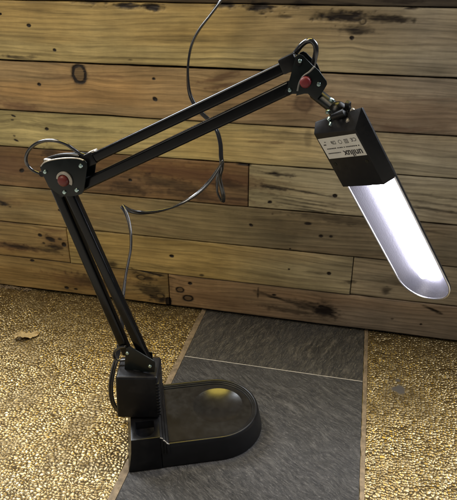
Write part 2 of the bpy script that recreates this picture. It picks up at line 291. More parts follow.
def wall():
    zl = [.0055, .0989, .1992, .3000, .4028, .4919, .6046, .7300, .8100]
    XJ = {0: [-.0954], 1: [-.3612, .3552], 2: [], 3: [.1068], 4: [], 5: [], 6: [], 7: [.72], 8: [-.3]}
    colr = {0: [(.33, .225, .105), (.34, .205, .115)], 1: [(.32, .21, .095), (.46, .345, .160), (.40, .315, .195)], 2: [(.30, .220, .120)],
            3: [(.255, .148, .076), (.43, .345, .21)], 4: [(.50, .395, .195)], 5: [(.385, .250, .135)], 6: [(.45, .335, .160)], 7: [(.15, .105, .06), (.14, .10, .06)]}
    sp = []
    for px, py, a, b, k, kd, sl in SPOTS:
        p = at_wall(px, py); pa = at_wall(px+1, py); pb = at_wall(px, py+1)
        sx = abs(pa[0]-p[0]); sz = abs(pb[2]-p[2]); tilt = (pa[2]-p[2])/sx
        sm = .78 if max(a, b) < 3.5 else 1.0; sp.append((p[0], p[2], a*sx*sm, b*sz*sm, k*1.12, kd, -sl*sz/sx-0*tilt))
    rg = []
    for px, py, a, b, k in RINGS:
        p = at_wall(px, py); sx = abs(at_wall(px+1, py)[0]-p[0]); sz = abs(at_wall(px, py+1)[2]-p[2]); rg.append((p[0], p[2], a*sx, b*sz, k))
    kn = [(at_wall(px, py)[0], at_wall(px, py)[2], k) for px, py, k in KNOTS]
    co, fa, A = [], [], dict(gv=[], col=[], dark=[], red=[], rel=[]); off = 0; pid = 0
    step = .0017
    for r in range(8):
        z0, z1 = zl[r], zl[r+1]; xs = [-1.0]+XJ[r]+[1.0]
        for q in range(len(xs)-1):
            pid += 1
            GAP = {.4919: .0016, .6046: .0026}; z0b, z1b = z0+GAP.get(z0, .0011)*.5, z1-GAP.get(z1, .0011)*.5; x0, x1 = xs[q]+.0006, xs[q+1]-.0006
            eb = np.array([0, .0007, .0016, .003])
            st = step if r < 7 else .004
            n = max(8, int((x1-x0)/st)); X = np.concatenate([x0+eb, np.linspace(x0+.0045, x1-.0045, n), x1-eb[::-1]])
            n = max(8, int((z1b-z0b)/st)); Z = np.concatenate([z0b+eb, np.linspace(z0b+.0045, z1b-.0045, n), z1b-eb[::-1]])
            gx, gz_ = np.meshgrid(X, Z); nx, nz = len(X), len(Z)
            # outline wobble of the long edges
            wob = (fbm(gx*9, gx*0+pid*3.3, 3, 4)-.5)*.0026; t = (gz_-z0b)/(z1b-z0b)
            gz2 = gz_+wob*np.clip(1-t*6, 0, 1)*(1 if r else 1.3)-np.abs(wob)*np.clip(1-(1-t)*6, 0, 1)
            d = np.minimum(np.minimum(gx-x0, x1-gx), np.minimum(gz_-z0b, z1b-gz_))
            rad = .0022*(.5+fbm(gx*30, gz_*30, 5, 3))
            rnd = np.where(d < rad, (1-np.sqrt(np.clip(1-(1-d/rad)**2, 0, 1)))*.0028, 0)
            yb = rng.uniform(-.0015, .0015); ty = rng.uniform(-.02, .02)
            y = yb+ty*(gz_-(z0+z1)/2)+rnd+(fbm(gx*14, gz_*30, pid, 4)-.5)*.0012
            if r == 6: y = y+np.clip((.6235+.004*np.sin(gx*7)-gz_)/.004, 0, 1)*.0016   # worn step along the top board
            # grain coordinates
            v = gz_-z0+(fbm(gx*2.2, gz_*5, pid+40, 3)-.5)*.05+pid*.37; u = gx+pid*1.7
            for kx, kz, kk in kn:
                if z0-.03 < kz < z1+.03:
                    dx = (gx-kx)/(.040*max(.5, abs(kk))); dz = (gz_-kz)/.020
                    v = v+kk*.010*np.exp(-dx*dx*.6)*np.tanh(dz*1.5)*np.exp(-dz*dz*.18)
            # masks
            nz1 = fbm(gx*110, gz_*160, 11, 3)-.5; nz2 = fbm(gx*55+3, gz_*260, 12, 3)-.5
            dark = np.zeros_like(gx); red = np.zeros_like(gx)
            for cx, cz, a, b, k, kd, sl in sp:
                if cz+b*3+.02 < z0 or cz-b*3-.02 > z1 or cx+3*a < x0 or cx-3*a > x1: continue
                i0 = np.searchsorted(X, cx-3*a-.01); i1 = np.searchsorted(X, cx+3*a+.01)
                if i1 <= i0: continue
                g = gx[:, i0:i1]; h = gz_[:, i0:i1]; ew = .9 if a > .01 else .35
                e = ((g-cx)/a)**2+((h-cz-sl*(g-cx))/b)**2
                e = e*(1+ew*2.0*nz1[:, i0:i1])+ew*1.6*nz2[:, i0:i1]
                mk = k/(1+np.exp((e-.9)*(4.5 if a < .01 else 2.1)))
                T = dark if kd == DARK else red
                T[:, i0:i1] = np.maximum(T[:, i0:i1], mk)
            for cx, cz, a, b, k in rg:
                if cz < z0-.01 or cz > z1+.01: continue
                e = np.sqrt(((gx-cx)/a)**2+((gz_-cz)/b)**2)*(1+.25*nz1)
                dark = np.maximum(dark, k*np.exp(-((e-1)/.32)**2)); dark = np.where(e < .72, np.maximum(dark*.6, .50*k), dark)
            # darker along the long edges
            ed = np.minimum(gz_-z0b, z1b-gz_); dark = np.maximum(dark, .55*np.exp(-ed/.0016)*(.4+fbm(gx*40, gz_*60, 31, 3)))
            if r == 6: dark = np.maximum(dark, .30*np.exp(-((gz_-.6235-.004*np.sin(gx*7))/.0012)**2))
            if r == 7: dark = np.maximum(dark, .35+.4*(fbm(gx*20, gz_*60, 77, 4)-.4))
            if r == 6: y = y+np.clip(dark, 0, 1)*(gz_ > .69)*.0035
            y = y+np.clip(dark-.75, 0, .4)*.004
            c = np.array(colr[r][q])*np.ones(gx.shape+(1,))
            lf = fbm(gx*3.1, gz_*16, pid+90, 3)[..., None]
            c = c*(.66+.68*lf)
            hue = np.clip((fbm(gx*2.3+pid, gz_*13, pid+150, 4)-.46)*4.5, 0, 1)[..., None]
            c = c*(1-hue)+hue*c*np.array([1.03, .92, .76])
            # boards turn from honey on the left to grey on the right
            w = np.clip((gx-.02)/.42, 0, 1)[..., None]*.62*(.7+.6*fbm(gx*4, gz_*11, 55, 3)[..., None])
            lum = c.mean(-1, keepdims=True); c = (c*.90+.10*lum)*np.array([1.03, 1.07, .90]); c = c*(1-w)+w*lum*np.array([1.02, .95, .86])
            co.append(np.stack([gx, y, gz2], -1).reshape(-1, 3))
            A['gv'].append(np.stack([u, v, u*0+pid], -1).reshape(-1, 3)); A['col'].append(c.reshape(-1, 3))
            A['dark'].append(np.clip(dark, 0, 1.2).ravel()); A['red'].append(np.clip(red, 0, 1).ravel()); A['rel'].append(rnd.ravel())
            fa.append(grid_faces(nx, nz, off)); off += nx*nz
            # board thickness: skirt going back
            idx = np.arange(nx*nz).reshape(nz, nx); loop = np.concatenate([idx[0, :], idx[1:, -1], idx[-1, -2::-1], idx[-2:0, 0]])
            base = off-nx*nz; lc = co[-1][loop].copy(); lc[:, 1] = .014; co.append(lc); nl = len(loop)
            for kname in A: A[kname].append(A[kname][-1].reshape(nx*nz, -1)[loop].reshape((nl, 3) if kname in ('gv', 'col') else (nl,)))
            A['dark'][-1] = np.full(nl, .9)
            k = np.arange(nl); kk = (k+1) % nl
            fa.append(np.stack([base+loop[k], off+k, off+kk, base+loop[kk]], -1)); off += nl
    me = np_mesh('plank_wall', np.concatenate(co), np.concatenate(fa), {k: np.concatenate(v) for k, v in A.items()})
    root = bpy.data.objects.new('plank_wall', None); COL.objects.link(root); root.location = (0, 0, 0)
    tag(root, 'wall of reclaimed brown wooden planks with knots and nail holes behind the lamp', 'wall')
    link('planking', me, M_wood, root)
    bm = bmesh.new(); box(bm, (0, .030, .404), (2.02, .03, .816)); obj('backing_board', bm, M_dark, root, False)
wall()

# ------------------------------------------------------------------ floor
def structure(name, bm, mat, **kw):
    o = obj(name, bm, mat, **kw); o['kind'] = 'structure'; return o
bm = bmesh.new(); bmesh.ops.create_grid(bm, x_segments=1, y_segments=1, size=4, matrix=Matrix.Translation((0, -3.9, -.0050))); structure('floor', bm, M_grout, smooth=False)
bm = bmesh.new(); box(bm, (.2, -.18915, -.0026), (.3976, .0022, .0040)); structure('grout_line', bm, M_grout, smooth=False)
def slab(name, x0, x1, y0, y1, mat):
    bm = bmesh.new(); box(bm, ((x0+x1)/2, (y0+y1)/2, -.006), (x1-x0, y1-y0, .012)); return structure(name, bm, mat, bevel=.0009)
slab('slate_floor', .0012, .3990, -.90, -.1905, M_slate_f)
slab('slate_floor', .0012, .3990, -.1878, .03, M_slate_b)
for x0, x1 in ((-.0125, .0002), (.4000, .4085)):
    bm = bmesh.new()
    n = 160; prev = None
    for i in range(n+1):
        y = -.9+.93*i/n; w = (fbm(np.array(y*60), np.array(x0*9), 5, 3)-.5)*.0044
        a = bm.verts.new((x0+w, y, -.0004)); b = bm.verts.new(((x0+x1)/2, y, .0006+w*.3)); c = bm.verts.new((x1, y, -.0006))
        d = bm.verts.new((x0+w, y, -.004)); e = bm.verts.new((x1, y, -.004))
        if prev:
            for p, q, r, t in ((prev[0], prev[1], b, a), (prev[1], prev[2], c, b), (prev[3], prev[0], a, d), (prev[2], prev[4], e, c)): bm.faces.new((p, q, r, t))
        prev = (a, b, c, d, e)
    structure('grout_strip', bm, M_trim)
def pebbles(name, x0, x1, y0, y1, seed, wornspots, brownspots, cell=.0070, st=.00105):
    nx = int((x1-x0)/st)+1; ny = int((y1-y0)/st)+1
    gx, gy = np.meshgrid(np.linspace(x0, x1, nx), np.linspace(y0, y1, ny))
    wx = gx+(fbm(gx*40, gy*40, seed, 3)-.5)*.012; wy = gy+(fbm(gx*40+9, gy*40, seed+5, 3)-.5)*.012
    px, py = wx/cell, wy/(cell*.86); cx, cy = np.floor(px).astype(int), np.floor(py).astype(int)
    def hsh(a, b, k):
        n = (a*73856093+b*19349663+k*83492791+seed*2654435761) & 0xffffffff
        n = ((n ^ (n >> 13))*1274126177) & 0xffffffff; n = ((n ^ (n >> 15))*2246822519) & 0xffffffff
        return ((n ^ (n >> 16)) & 0xffff)/65535.0
    F1 = np.full(gx.shape, 9.); F2 = F1.copy(); ca = np.zeros(gx.shape); ti = ca.copy(); tj = ca.copy()
    for i in (-1, 0, 1):
        for j in (-1, 0, 1):
            a, b = cx+i, cy+j; qx = a+.1+.8*hsh(a, b, 1); qy = b+.1+.8*hsh(a, b, 2)
            dx, dy = px-qx, py-qy; dd = np.sqrt(dx*dx+dy*dy)*(.85+.3*hsh(a, b, 6)); m = dd < F1
            F2 = np.where(m, F1, np.minimum(F2, dd)); F1 = np.where(m, dd, F1)
            ca = np.where(m, hsh(a, b, 3), ca)
            ti = np.where(m, dx*(hsh(a, b, 4)-.5)+dy*(hsh(a, b, 5)-.5), ti)
    e = np.clip((F2-F1)/.26, 0, 1); edge = e*e*(3-2*e)
    h = edge*(.62+.38*ca)*.0010+edge*np.clip(1-F1*F1*1.3, 0, 1)*.0009+edge*ti*.0020
    h = h+(fbm(gx*420, gy*420, seed+7, 2)-.5)*.00035+(fbm(gx*18, gy*18, seed+8, 3)-.5)*.0022-.0012
    worn = np.zeros(gx.shape); brown = np.zeros(gx.shape); nn = fbm(gx*90, gy*90, seed+3, 3)-.5
    for x, y, r in wornspots: worn = np.maximum(worn, 1/(1+np.exp((np.hypot(gx-x, gy-y)/r+nn*.9-1)*14)))
    for x, y, r, k in brownspots: brown = np.maximum(brown, k*np.exp(-(np.hypot(gx-x, gy-y)/r)**2*(1+1.6*nn)))
    brown = np.clip(np.maximum(brown, .45*np.clip((fbm(gx*15, gy*15, seed+30, 5)-.54)*6, 0, 1)*(.5+fbm(gx*160, gy*160, seed+31, 2))), 0, 1)
    h = h*(1-worn*.92)
    bd = np.minimum(np.minimum(gx-x0, x1-gx), np.minimum(gy-y0, y1-gy)); h = np.where(bd < .003, h-(1-bd/.003)*.0016, h)
    co = np.stack([gx, gy, h], -1).reshape(-1, 3)
    me = np_mesh(name, co, grid_faces(nx, ny), dict(hgt=(edge*(.75+.25*ca)).ravel(), cell=ca.ravel(), worn=worn.ravel(), brown=brown.ravel()))
    o = link(name, me, M_gold); o['kind'] = 'structure'
w1 = at_floor(399.5, 389.5); b1 = at_floor(400, 393)
pebbles('gold_pebble_floor', -.95, -.0118, -.85, .012, 3, [], [(-.30, -.10, .10, .35), (-.38, -.22, .05, .6)])
pebbles('gold_pebble_floor', .4080, .95, -.85, .012, 8, [(w1[0], w1[1], .0135), (w1[0]-.002, w1[1]+.03, .0045)], [(b1[0], b1[1], .05, .8), (b1[0]-.04, b1[1]-.06, .04, .5), (b1[0]+.04, b1[1]-.04, .05, .55)])
# crumbs of old mortar where the planks meet the floor
bm = bmesh.new()
for i in range(95):
    x = random.uniform(-.62, -.49) if i < 90 else random.uniform(-.5, .6); y = random.uniform(-.010, .002); r = random.uniform(.0012, .0045 if i < 90 else .002)
    m = Matrix.Translation((x, y, r*.4))@Matrix.Rotation(random.uniform(0, 3), 4, 'Z')@Matrix.Diagonal((r*random.uniform(1, 2.2), r, r*.7, 1))
    g = bmesh.ops.create_icosphere(bm, subdivisions=1, radius=1, matrix=m)
    for v in g['verts']: v.co += Vector((random.uniform(-1, 1), random.uniform(-1, 1), random.uniform(-1, 1)))*r*.25
o = obj('mortar_crumbs', bm, M_trim, smooth=False); o['kind'] = 'stuff'
tag(o, 'pale mortar crumbs lying along the foot of the plank wall', 'crumbs')

# ------------------------------------------------------------------ dry leaf
def leaf():
    p = at_floor(27, 337.5); bm = bmesh.new(); n, mm = 26, 10; rows = []
    for i in range(n+1):
        t = i/n; w = .016*math.sin(math.pi*min(1, t*.93+.07))**.8*(1+.16*math.sin(t*23)+.1*math.sin(t*41+1))
        if t < .16: w = .0075-.012*t
        row = []
        for j in range(mm+1):
            s_ = j/mm*2-1; x = (t-.5)*.056; y = s_*w*(1.0 if s_ > 0 else .8)
            z = .0035+abs(s_)**1.5*.006*(.6+.4*math.sin(t*7+s_))+.004*math.sin(t*5+.5)+.0014*math.sin(9*t+6*s_)-.0012*math.exp(-(s_*5)**2)
            row.append(bm.verts.new((x, y, z)))
        rows.append(row)
    for a, b in zip(rows, rows[1:]):
        for j in range(mm): bm.faces.new((a[j], a[j+1], b[j+1], b[j]))
    o = obj('dry_leaf', bm, M_leaf, sharp=None); o.location = (p[0], p[1], .0005); o.rotation_euler = (0, 0, math.radians(38))
    sm = o.modifiers.new('thickness', 'SOLIDIFY'); sm.thickness = .0006
    tag(o, 'small curled tan dry leaf lying on the gold pebbled floor at the left', 'leaf')
leaf()

# ------------------------------------------------------------------ the desk lamp
BC = np.array([.12176, -.38563, 0.0]); TH = math.radians(22.41)
BU = np.array([math.cos(TH), math.sin(TH), 0]); BN = np.array([-math.sin(TH), math.cos(TH), 0]); Z = np.array([0, 0, 1.])
lamp = bpy.data.objects.new('desk_lamp', None); COL.objects.link(lamp); lamp.location = (float(BC[0]), float(BC[1]), 0)
tag(lamp, 'black jointed desk lamp with lit white fluorescent tube standing on slate tiles', 'desk lamp')
LM = Matrix.Translation(lamp.location)
def part(name, bm, mat, parent=lamp, **kw):      # geometry given in world space, stored relative to the lamp
    bm.transform(LM.inverted()); return obj(name, bm, mat, parent, **kw)
MB = frame(BU, BN, Z, BC)      # base frame: x along, y across, z up

def stadium(off, x0, n=28, hw=None):     # D outline, straight end at x0
    pts = [(x0, -off)]
    m = 14
    for i in range(1, m): pts.append((x0+(0-x0)*i/m, -off))
    for i in range(n+1): a = -math.pi/2+math.pi*i/n; pts.append((off*math.cos(a), off*math.sin(a)))
    for i in range(1, m): pts.append((0+(x0-0)*i/m, off))
    pts.append((x0, off)); return pts
def build_base():
    X0 = -.107
    prof = [(.0895, .0004), (.0905, .003), (.0900, .007), (.0835, .041), (.0822, .0445), (.0805, .0462), (.0790, .0466), (.0775, .0460), (.0770, .0448), (.0750, .0446), (.0742, .0440), (.0738, .0428), (.0718, .0426), (.0710, .0420), (.0706, .0408), (.0680, .0406)]
    bm = bmesh.new(); loops = []
    for o_, z in prof: loops.append([bm.verts.new(MB@Vector((x, y, z))) for x, y in stadium(o_, X0)])
    for a, b in zip(loops, loops[1:]):
        for k in range(len(a)): j = (k+1) % len(a); bm.faces.new((a[k], a[j], b[j], b[k]))
    bm.faces.new(loops[0][::-1])
    # top sheet with a round hole for the dish
    cx, cy, R = .0075, .0100, .0480; n = 48
    ring = [bm.verts.new(MB@Vector((cx+R*math.cos(2*math.pi*i/n), cy+R*math.sin(2*math.pi*i/n), .0406))) for i in range(n)]
    ed = [bm.edges.new((ring[i], ring[(i+1) % n])) for i in range(n)]
    le = [bm.edges.get((loops[-1][i], loops[-1][(i+1) % len(loops[-1])])) for i in range(len(loops[-1]))]
    bmesh.ops.triangle_fill(bm, edges=ed+le, use_beauty=True)
    base = part('base', bm, M_gloss, sharp=28)
    base.data.materials.append(M_top)
    for p in base.data.polygons:
        if p.normal.z > .99 and .038 < p.center.z < .0412: p.material_index = 1
    # dish
    bm = bmesh.new(); prev = None
    for i in range(15):
        t = 1-i/14; r = R*t; z = .0406-.0080*(1-t**2)
        if i == 0: z = .04065
        if t > 1e-6: row = [bm.verts.new(MB@Vector((cx+r*math.cos(2*math.pi*k/n), cy+r*math.sin(2*math.pi*k/n), z))) for k in range(n)]
        else: row = [bm.verts.new(MB@Vector((cx, cy, z)))]
        if prev:
            for k in range(n):
                if len(row) == n: bm.faces.new((prev[k], prev[(k+1) % n], row[(k+1) % n], row[k]))
                else: bm.faces.new((prev[k], prev[(k+1) % n], row[0]))
        prev = row
    M_dish = simple('dish_plastic', (.010, .0098, .0096), .22, nscale=1100, nstr=.05, var=.3, rvar=.04, dust=.02)
    part('dish', bm, M_dish, base, sharp=None)
    # rear block with flared sides and U shaped pocket
    bm = bmesh.new()
    def blk(z, x0, x1, hw): return [bm.verts.new(MB@Vector(p)) for p in ((x0, -hw, z), (x1, -hw, z), (x1, hw, z), (x0, hw, z))]
    L = [blk(.0006, -.1665, -.108, .0912), blk(.004, -.1672, -.108, .0918), blk(.018, -.1640, -.108, .0885), blk(.040, -.1605, -.108, .0858), blk(.0675, -.1585, -.108, .0838)]
    for a, b in zip(L, L[1:]):
        for k in range(4): j = (k+1) % 4; bm.faces.new((a[k], a[j], b[j], b[k]))
    bm.faces.new(L[0][::-1])
    pk = [(-.1500, -.040)]+[(-.1335+.0165*math.cos(a), -.062+.0165*math.sin(a)) for a in [math.pi+math.pi*i/14 for i in range(15)]]+[(-.1170, -.040)]
    pt = [bm.verts.new(MB@Vector((x, y, .0675))) for x, y in pk]; pb = [bm.verts.new(MB@Vector((x*.96-.0053, y*.985-.001, .0505))) for x, y in pk]
    for k in range(len(pk)): j = (k+1) % len(pk); bm.faces.new((pt[k], pt[j], pb[j], pb[k]))
    bm.faces.new(pb)
    e1 = [bm.edges.get((pt[k], pt[(k+1) % len(pk)])) for k in range(len(pk))]; e2 = [bm.edges.get((L[-1][k], L[-1][(k+1) % 4])) for k in range(4)]
    bmesh.ops.triangle_fill(bm, edges=e1+e2, use_beauty=True)
    part('rear_block', bm, M_plas, base, bevel=.0012)
    # stepped ridges between block and plate
    for x0, x1, z, hw in ((-.1078, -.1030, .0640, .0832), (-.1026, -.0982, .0565, .0838), (-.0978, -.0930, .0502, .0846)):
        bm = bmesh.new()
        v = [bm.verts.new(MB@Vector(p)) for p in ((x0, -hw-.004, .030), (x1, -hw-.004, .030), (x1, hw+.004, .030), (x0, hw+.004, .030), (x0, -hw, z), (x1, -hw+.0004, z-.003), (x1, hw-.0004, z-.003), (x0, hw, z))]
        for q in ((0, 1, 5, 4), (1, 2, 6, 5), (2, 3, 7, 6), (3, 0, 4, 7), (4, 5, 6, 7), (3, 2, 1, 0)): bm.faces.new([v[i] for i in q])
        part('ridge', bm, M_gloss, base, bevel=.0012)
    bm = bmesh.new()
    for p, q in (((-.1085, -.0836, .0660), (-.1040, -.0838, .0632)), ((-.1036, -.0840, .0605), (-.0988, -.0846, .0560)), ((-.0988, -.0848, .0545), (-.0935, -.0854, .0498))):
        P_ = [MB@(Vector(p).lerp(Vector(q), t)+Vector((0, random.uniform(-.0005, .0003), random.uniform(-.0006, .0006)))) for t in (0, .25, .5, .75, 1)]
        tube(bm, P_, .0010, 7)
    part('worn_edge', bm, M_chip, base)
    return base
base = build_base()

# clamp box, turned a little on the block
TB = math.radians(12.4); XB = np.array([math.cos(TB), math.sin(TB), 0]); YB = np.array([-math.sin(TB), math.cos(TB), 0])
boxc = BC+BU*(-.1385)+BN*(-.004)
MX = frame(XB, YB, Z, boxc)
bm = bmesh.new(); zb, zt, hx, hy = .0700, .1625, .0390, .0300
g = box(bm, (0, 0, (zb+zt)/2), (2*hx, 2*hy, zt-zb))
for v in g['verts']:
    if v.co.z > .1 and v.co.x < 0: v.co.x += .0045
    v.co = MX@v.co
part('swivel_box', bm, M_plas2, bevel=.0055, seg=4)
bm = bmesh.new()
for k in range(11):
    z = zb+.010+k*.0068; box(bm, (hx-.0012, -hy+.0145, z), (.0066, .0305, .0040), MX)
part('grip_ribs', bm, M_gloss, bevel=.0013)
bm = bmesh.new(); cyl(bm, MX@Vector((.006, .004, .050)), MX@Vector((.006, .004, .072)), .022, n=28); part('swivel_neck', bm, M_plas, bevel=.001)

# arm plane
AZ = math.radians(-3.0); AA = np.array([math.cos(AZ), math.sin(AZ), 0]); AM = np.array([-math.sin(AZ), math.cos(AZ), 0]); AQ = np.array([-.009, -.440, 0.])
MA = frame(AA, Z, -AM, AQ)         # local x along the plane, y up, z towards the viewer
def ap(px, py, off=0.0):
    p = on_plane(px, py, AQ-AM*off, AM)-AQ; return (float(p@AA), float(p[2]))
def A3(q, z): return MA@Vector((q[0], q[1], z))
def bar(bm, q0, q1, w, d, z=0):
    a = np.array(q0); b = np.array(q1); t = (b-a)/np.linalg.norm(b-a); n = np.array([-t[1], t[0]])*w/2
    prism(bm, [tuple(a+n), tuple(a-n), tuple(b-n), tuple(b+n)], z-d/2, z+d/2, MA)
def screw(parent, q, z, r=.0036, mat=None, hgt=.002):
    bm = bmesh.new(); cyl(bm, A3(q, z), A3(q, z+hgt), r, r*.72, 20); part('screw', bm, mat or M_steel, parent, bevel=.0003)
PZ = .0125      # plate distance from the arm plane

# foot bracket
br_px = [(126.4, 347.6), (129.5, 346.2), (133, 347.6), (154.2, 360.3), (155.3, 363), (155.0, 371.5), (124.8, 370.5), (125.6, 356)]
pts = [ap(*q, off=PZ) for q in br_px]
bm = bmesh.new()
for z in (PZ, -.0095): prism(bm, pts if z > 0 else [(min(x, .030), min(y, .192)) for x, y in pts], z, z+.002, MA)
zf = min(p[1] for p in pts)
bracket = part('foot_bracket', bm, M_plate, bevel=.0005)
bm = bmesh.new(); cyl(bm, A3((.009, .158), 0), A3((.009, .1655), 0), .018, .016, 32); part('bracket_foot', bm, M_plas, bracket, bevel=.0012)
b1 = ap(128, 352.5, PZ); b2 = ap(150.5, 365.5, PZ)
screw(bracket, b1, PZ+.002); screw(bracket, b2, PZ+.002)

# lower arm: two parallel bars
e1 = ap(59.0, 186.5); e2 = ap(68.5, 186.0)
lo = bpy.data.objects.new('lower_arm', None); COL.objects.link(lo); lo.parent = lamp
f1 = ap(128.0, 354.5); f2 = ap(148.2, 363.0)
for q0, q1, z, w in ((f1, ap(55.5, 186.0), -.0008, .0172), (f2, ap(66.5, 183.0), .0008, .0170)):
    bm = bmesh.new(); bar(bm, q0, q1, w, .0135, z); part('arm_bar', bm, M_paint, lo, bevel=.0040, seg=4)

# elbow
el_px = [(40.6, 167.0), (43.0, 163.4), (47.5, 160.6), (55, 158.9), (63.5, 157.8), (72, 157.5), (80, 158.2), (85, 159.8), (87.4, 162.5), (87.6, 167), (86, 180), (84.4, 190), (82.6, 193.3), (79.5, 194.6), (75, 195.6), (70, 196.0), (64, 195.9), (58, 193), (49.5, 186.8), (44.5, 176.5)]
pts = [ap(*q, off=PZ) for q in el_px]
bm = bmesh.new(); prism(bm, pts, PZ, PZ+.0022, MA); elbow = part('elbow_plate', bm, M_plate, bevel=.0006)
bm = bmesh.new(); prism(bm, pts, -PZ-.0042, -PZ-.002, MA); part('elbow_plate', bm, M_plate, bevel=.0006)
cen = np.mean(pts, 0)
# worn bare edge along the top of the elbow plate
bm = bmesh.new(); top = [ap(*q, off=PZ) for q in [(41.5, 166), (44, 163), (48, 160.9), (55, 159.2), (63.5, 158.1), (72, 157.8), (79, 158.4), (84, 160)]]
line = catmull([A3(q, PZ+.0014) for q in top], 6); tube(bm, line, .0011, 8); part('worn_edge', bm, M_chip, elbow)
bm = bmesh.new(); tube(bm, catmull([A3(ap(*q, off=.004), .004) for q in [(45, 161), (53, 157.8), (62, 155.8), (71, 155.4), (80, 156.6)]], 6), .0038, 10); part('elbow_spacer', bm, M_plas, elbow)
bm = bmesh.new(); q = ap(47, 161, PZ); box(bm, (q[0], q[1], PZ-.002), (.011, .006, .006), MA@Matrix.Translation((0, 0, 0))); part('torn_washer', bm, M_chip, elbow, bevel=.0018)
for p_ in [(46, 171.4), (81.6, 165.5), (77.5, 189.7), (65.3, 191.7)]: screw(elbow, ap(*p_, off=PZ), PZ+.0022, .0037)
kq = ap(63.9, 180.5, PZ+.004)
bm = bmesh.new()      # torn pale washer around the red knob: an open ragged ring
R0, R1, n = .0098, .0140, 40
ra = [(a, R0, R1-.0010+.0022*float(fbm(np.array(i*.19), np.array(3.3), 9, 3)-.35)+.0010*math.cos(a-.6)) for a in [math.radians(-28)+math.radians(200)*i/n for i in range(n+1)]]
pr = None
for a, r0, r1 in ra:
    row = [bm.verts.new(A3((kq[0]+r*math.cos(a), kq[1]+r*math.sin(a)), z)) for r, z in ((r0, PZ+.0022), (r0, PZ+.0052), (r1, PZ+.0045), (r1, PZ+.0022))]
    if pr:
        for k in range(4): bm.faces.new((pr[k], pr[(k+1) % 4], row[(k+1) % 4], row[k]))
    else: bm.faces.new(row)
    pr = row
bm.faces.new(pr[::-1]); part('torn_washer', bm, M_chip, elbow, sharp=30)
def knob(q, z, r, h):
    bm = bmesh.new(); c0 = A3(q, z); n = 28; prev = None
    for rr, zz in ((r*1.0, 0), (r*1.0, h*.6), (r*.94, h*.85), (r*.8, h), (r*.4, h*1.06), (0.0001, h*1.07)):
        row = [bm.verts.new(A3((q[0]+rr*(1+.05*(k % 2)*(rr > r*.9))*math.cos(2*math.pi*k/n), q[1]+rr*(1+.05*(k % 2)*(rr > r*.9))*math.sin(2*math.pi*k/n)), z+zz)) for k in range(n)]
        if prev:
            for k in range(n): bm.faces.new((prev[k], prev[(k+1) % n], row[(k+1) % n], row[k]))
        prev = row
    bm.faces.new(prev); return bm
part('knob', knob(kq, PZ+.0022, .0084, .0080), M_red, elbow, sharp=40)['label'] = 'dark red round knob with torn pale washer'

# upper arm
up = bpy.data.objects.new('upper_arm', None); COL.objects.link(up); up.parent = lamp
u0, u1 = ap(82, 163.4), ap(301, 59.2); l0, l1 = ap(77.5, 187.6), ap(292, 86.4)
bm = bmesh.new(); bar(bm, u0, u1, .0152, .0130, .0); ub = part('arm_bar', bm, M_paint, up, bevel=.0040, seg=4)
bm = bmesh.new(); bar(bm, l0, l1, .0172, .0130, .0); part('arm_bar', bm, M_paint, up, bevel=.0040, seg=4)
bm = bmesh.new(); bar(bm, ap(281.5, 67), ap(297.5, 59.4), .0200, .0175, 0); part('bar_sleeve', bm, M_plas, up, bevel=.003)
bm = bmesh.new(); bar(bm, ap(84, 161.8), ap(96, 156.2), .0190, .0160, 0); part('bar_sleeve', bm, M_plas, up, bevel=.0025)
bm = bmesh.new(); bar(bm, ap(89.5, 152.6), ap(96.2, 149.8), .0030, .010, .001); part('cable_clip', bm, M_chip, up, bevel=.0008)

# head joint
pa = [(295.6, 57.2), (297, 55.2), (300, 54.2), (303, 55.4), (307, 59.5), (314.5, 67), (318, 76), (316, 93), (308, 93.6), (289, 94.0), (286.8, 92.6), (286.8, 89.6), (291, 74)]
pts = [ap(*q, off=PZ) for q in pa]
bm = bmesh.new(); prism(bm, pts, PZ-.001, PZ+.001, MA); hj = part('head_joint_plate', bm, M_plate, bevel=.0005)
bm = bmesh.new(); prism(bm, pts, -PZ-.001, -PZ+.001, MA); part('head_joint_plate', bm, M_plate, bevel=.0005)
pb_ = [(314.2, 66.4), (319, 70.5), (326.6, 81.2), (327, 84.5), (324.8, 88.5), (320.6, 95.2), (316, 100.6), (307.6, 92.6), (296.5, 95.2), (299.2, 83), (303, 76.6), (309.5, 72)]
pts = [ap(*q, off=PZ+.004) for q in pb_]
bm = bmesh.new(); prism(bm, pts, PZ+.0022, PZ+.0044, MA); tp = part('tilt_plate', bm, M_plate, hj, bevel=.0005)
bm = bmesh.new(); tube(bm, catmull([A3(ap(*q, off=PZ+.004), PZ+.0040) for q in [(314.6, 66.6), (309.5, 71.8), (303.3, 76.4), (299.5, 83), (297.6, 91)]], 6), .0014, 8); part('bent_flange', bm, simple('dull_edge_metal', (.16, .16, .15), .5, metal=.5), hj)
pts2 = [ap(*q, off=-PZ) for q in pb_]
bm = bmesh.new(); prism(bm, pts2, -PZ+.002, -PZ+.004, MA); part('tilt_plate', bm, M_plate, hj, bevel=.0005)
screw(hj, ap(300.2, 60.8, PZ), PZ+.001, .0030); screw(hj, ap(290, 90, PZ), PZ+.001, .0030); screw(hj, ap(319.4, 83.6, PZ), PZ+.0044, .0032)
part('knob', knob(ap(305.7, 82.0, PZ+.006), PZ+.0044, .0068, .0075), simple('bright_red_plastic', (.16, .012, .018), .48, var=.12), hj, sharp=40)['label'] = 'bright red round knob'
for q in [(300.2, 60.8), (290, 90), (305.7, 82.2), (319.4, 83.6)]:
    bm = bmesh.new(); cyl(bm, A3(ap(*q), -PZ-.002), A3(ap(*q), PZ+.002), .0042, n=14); part('joint_pin', bm, M_plas, hj)
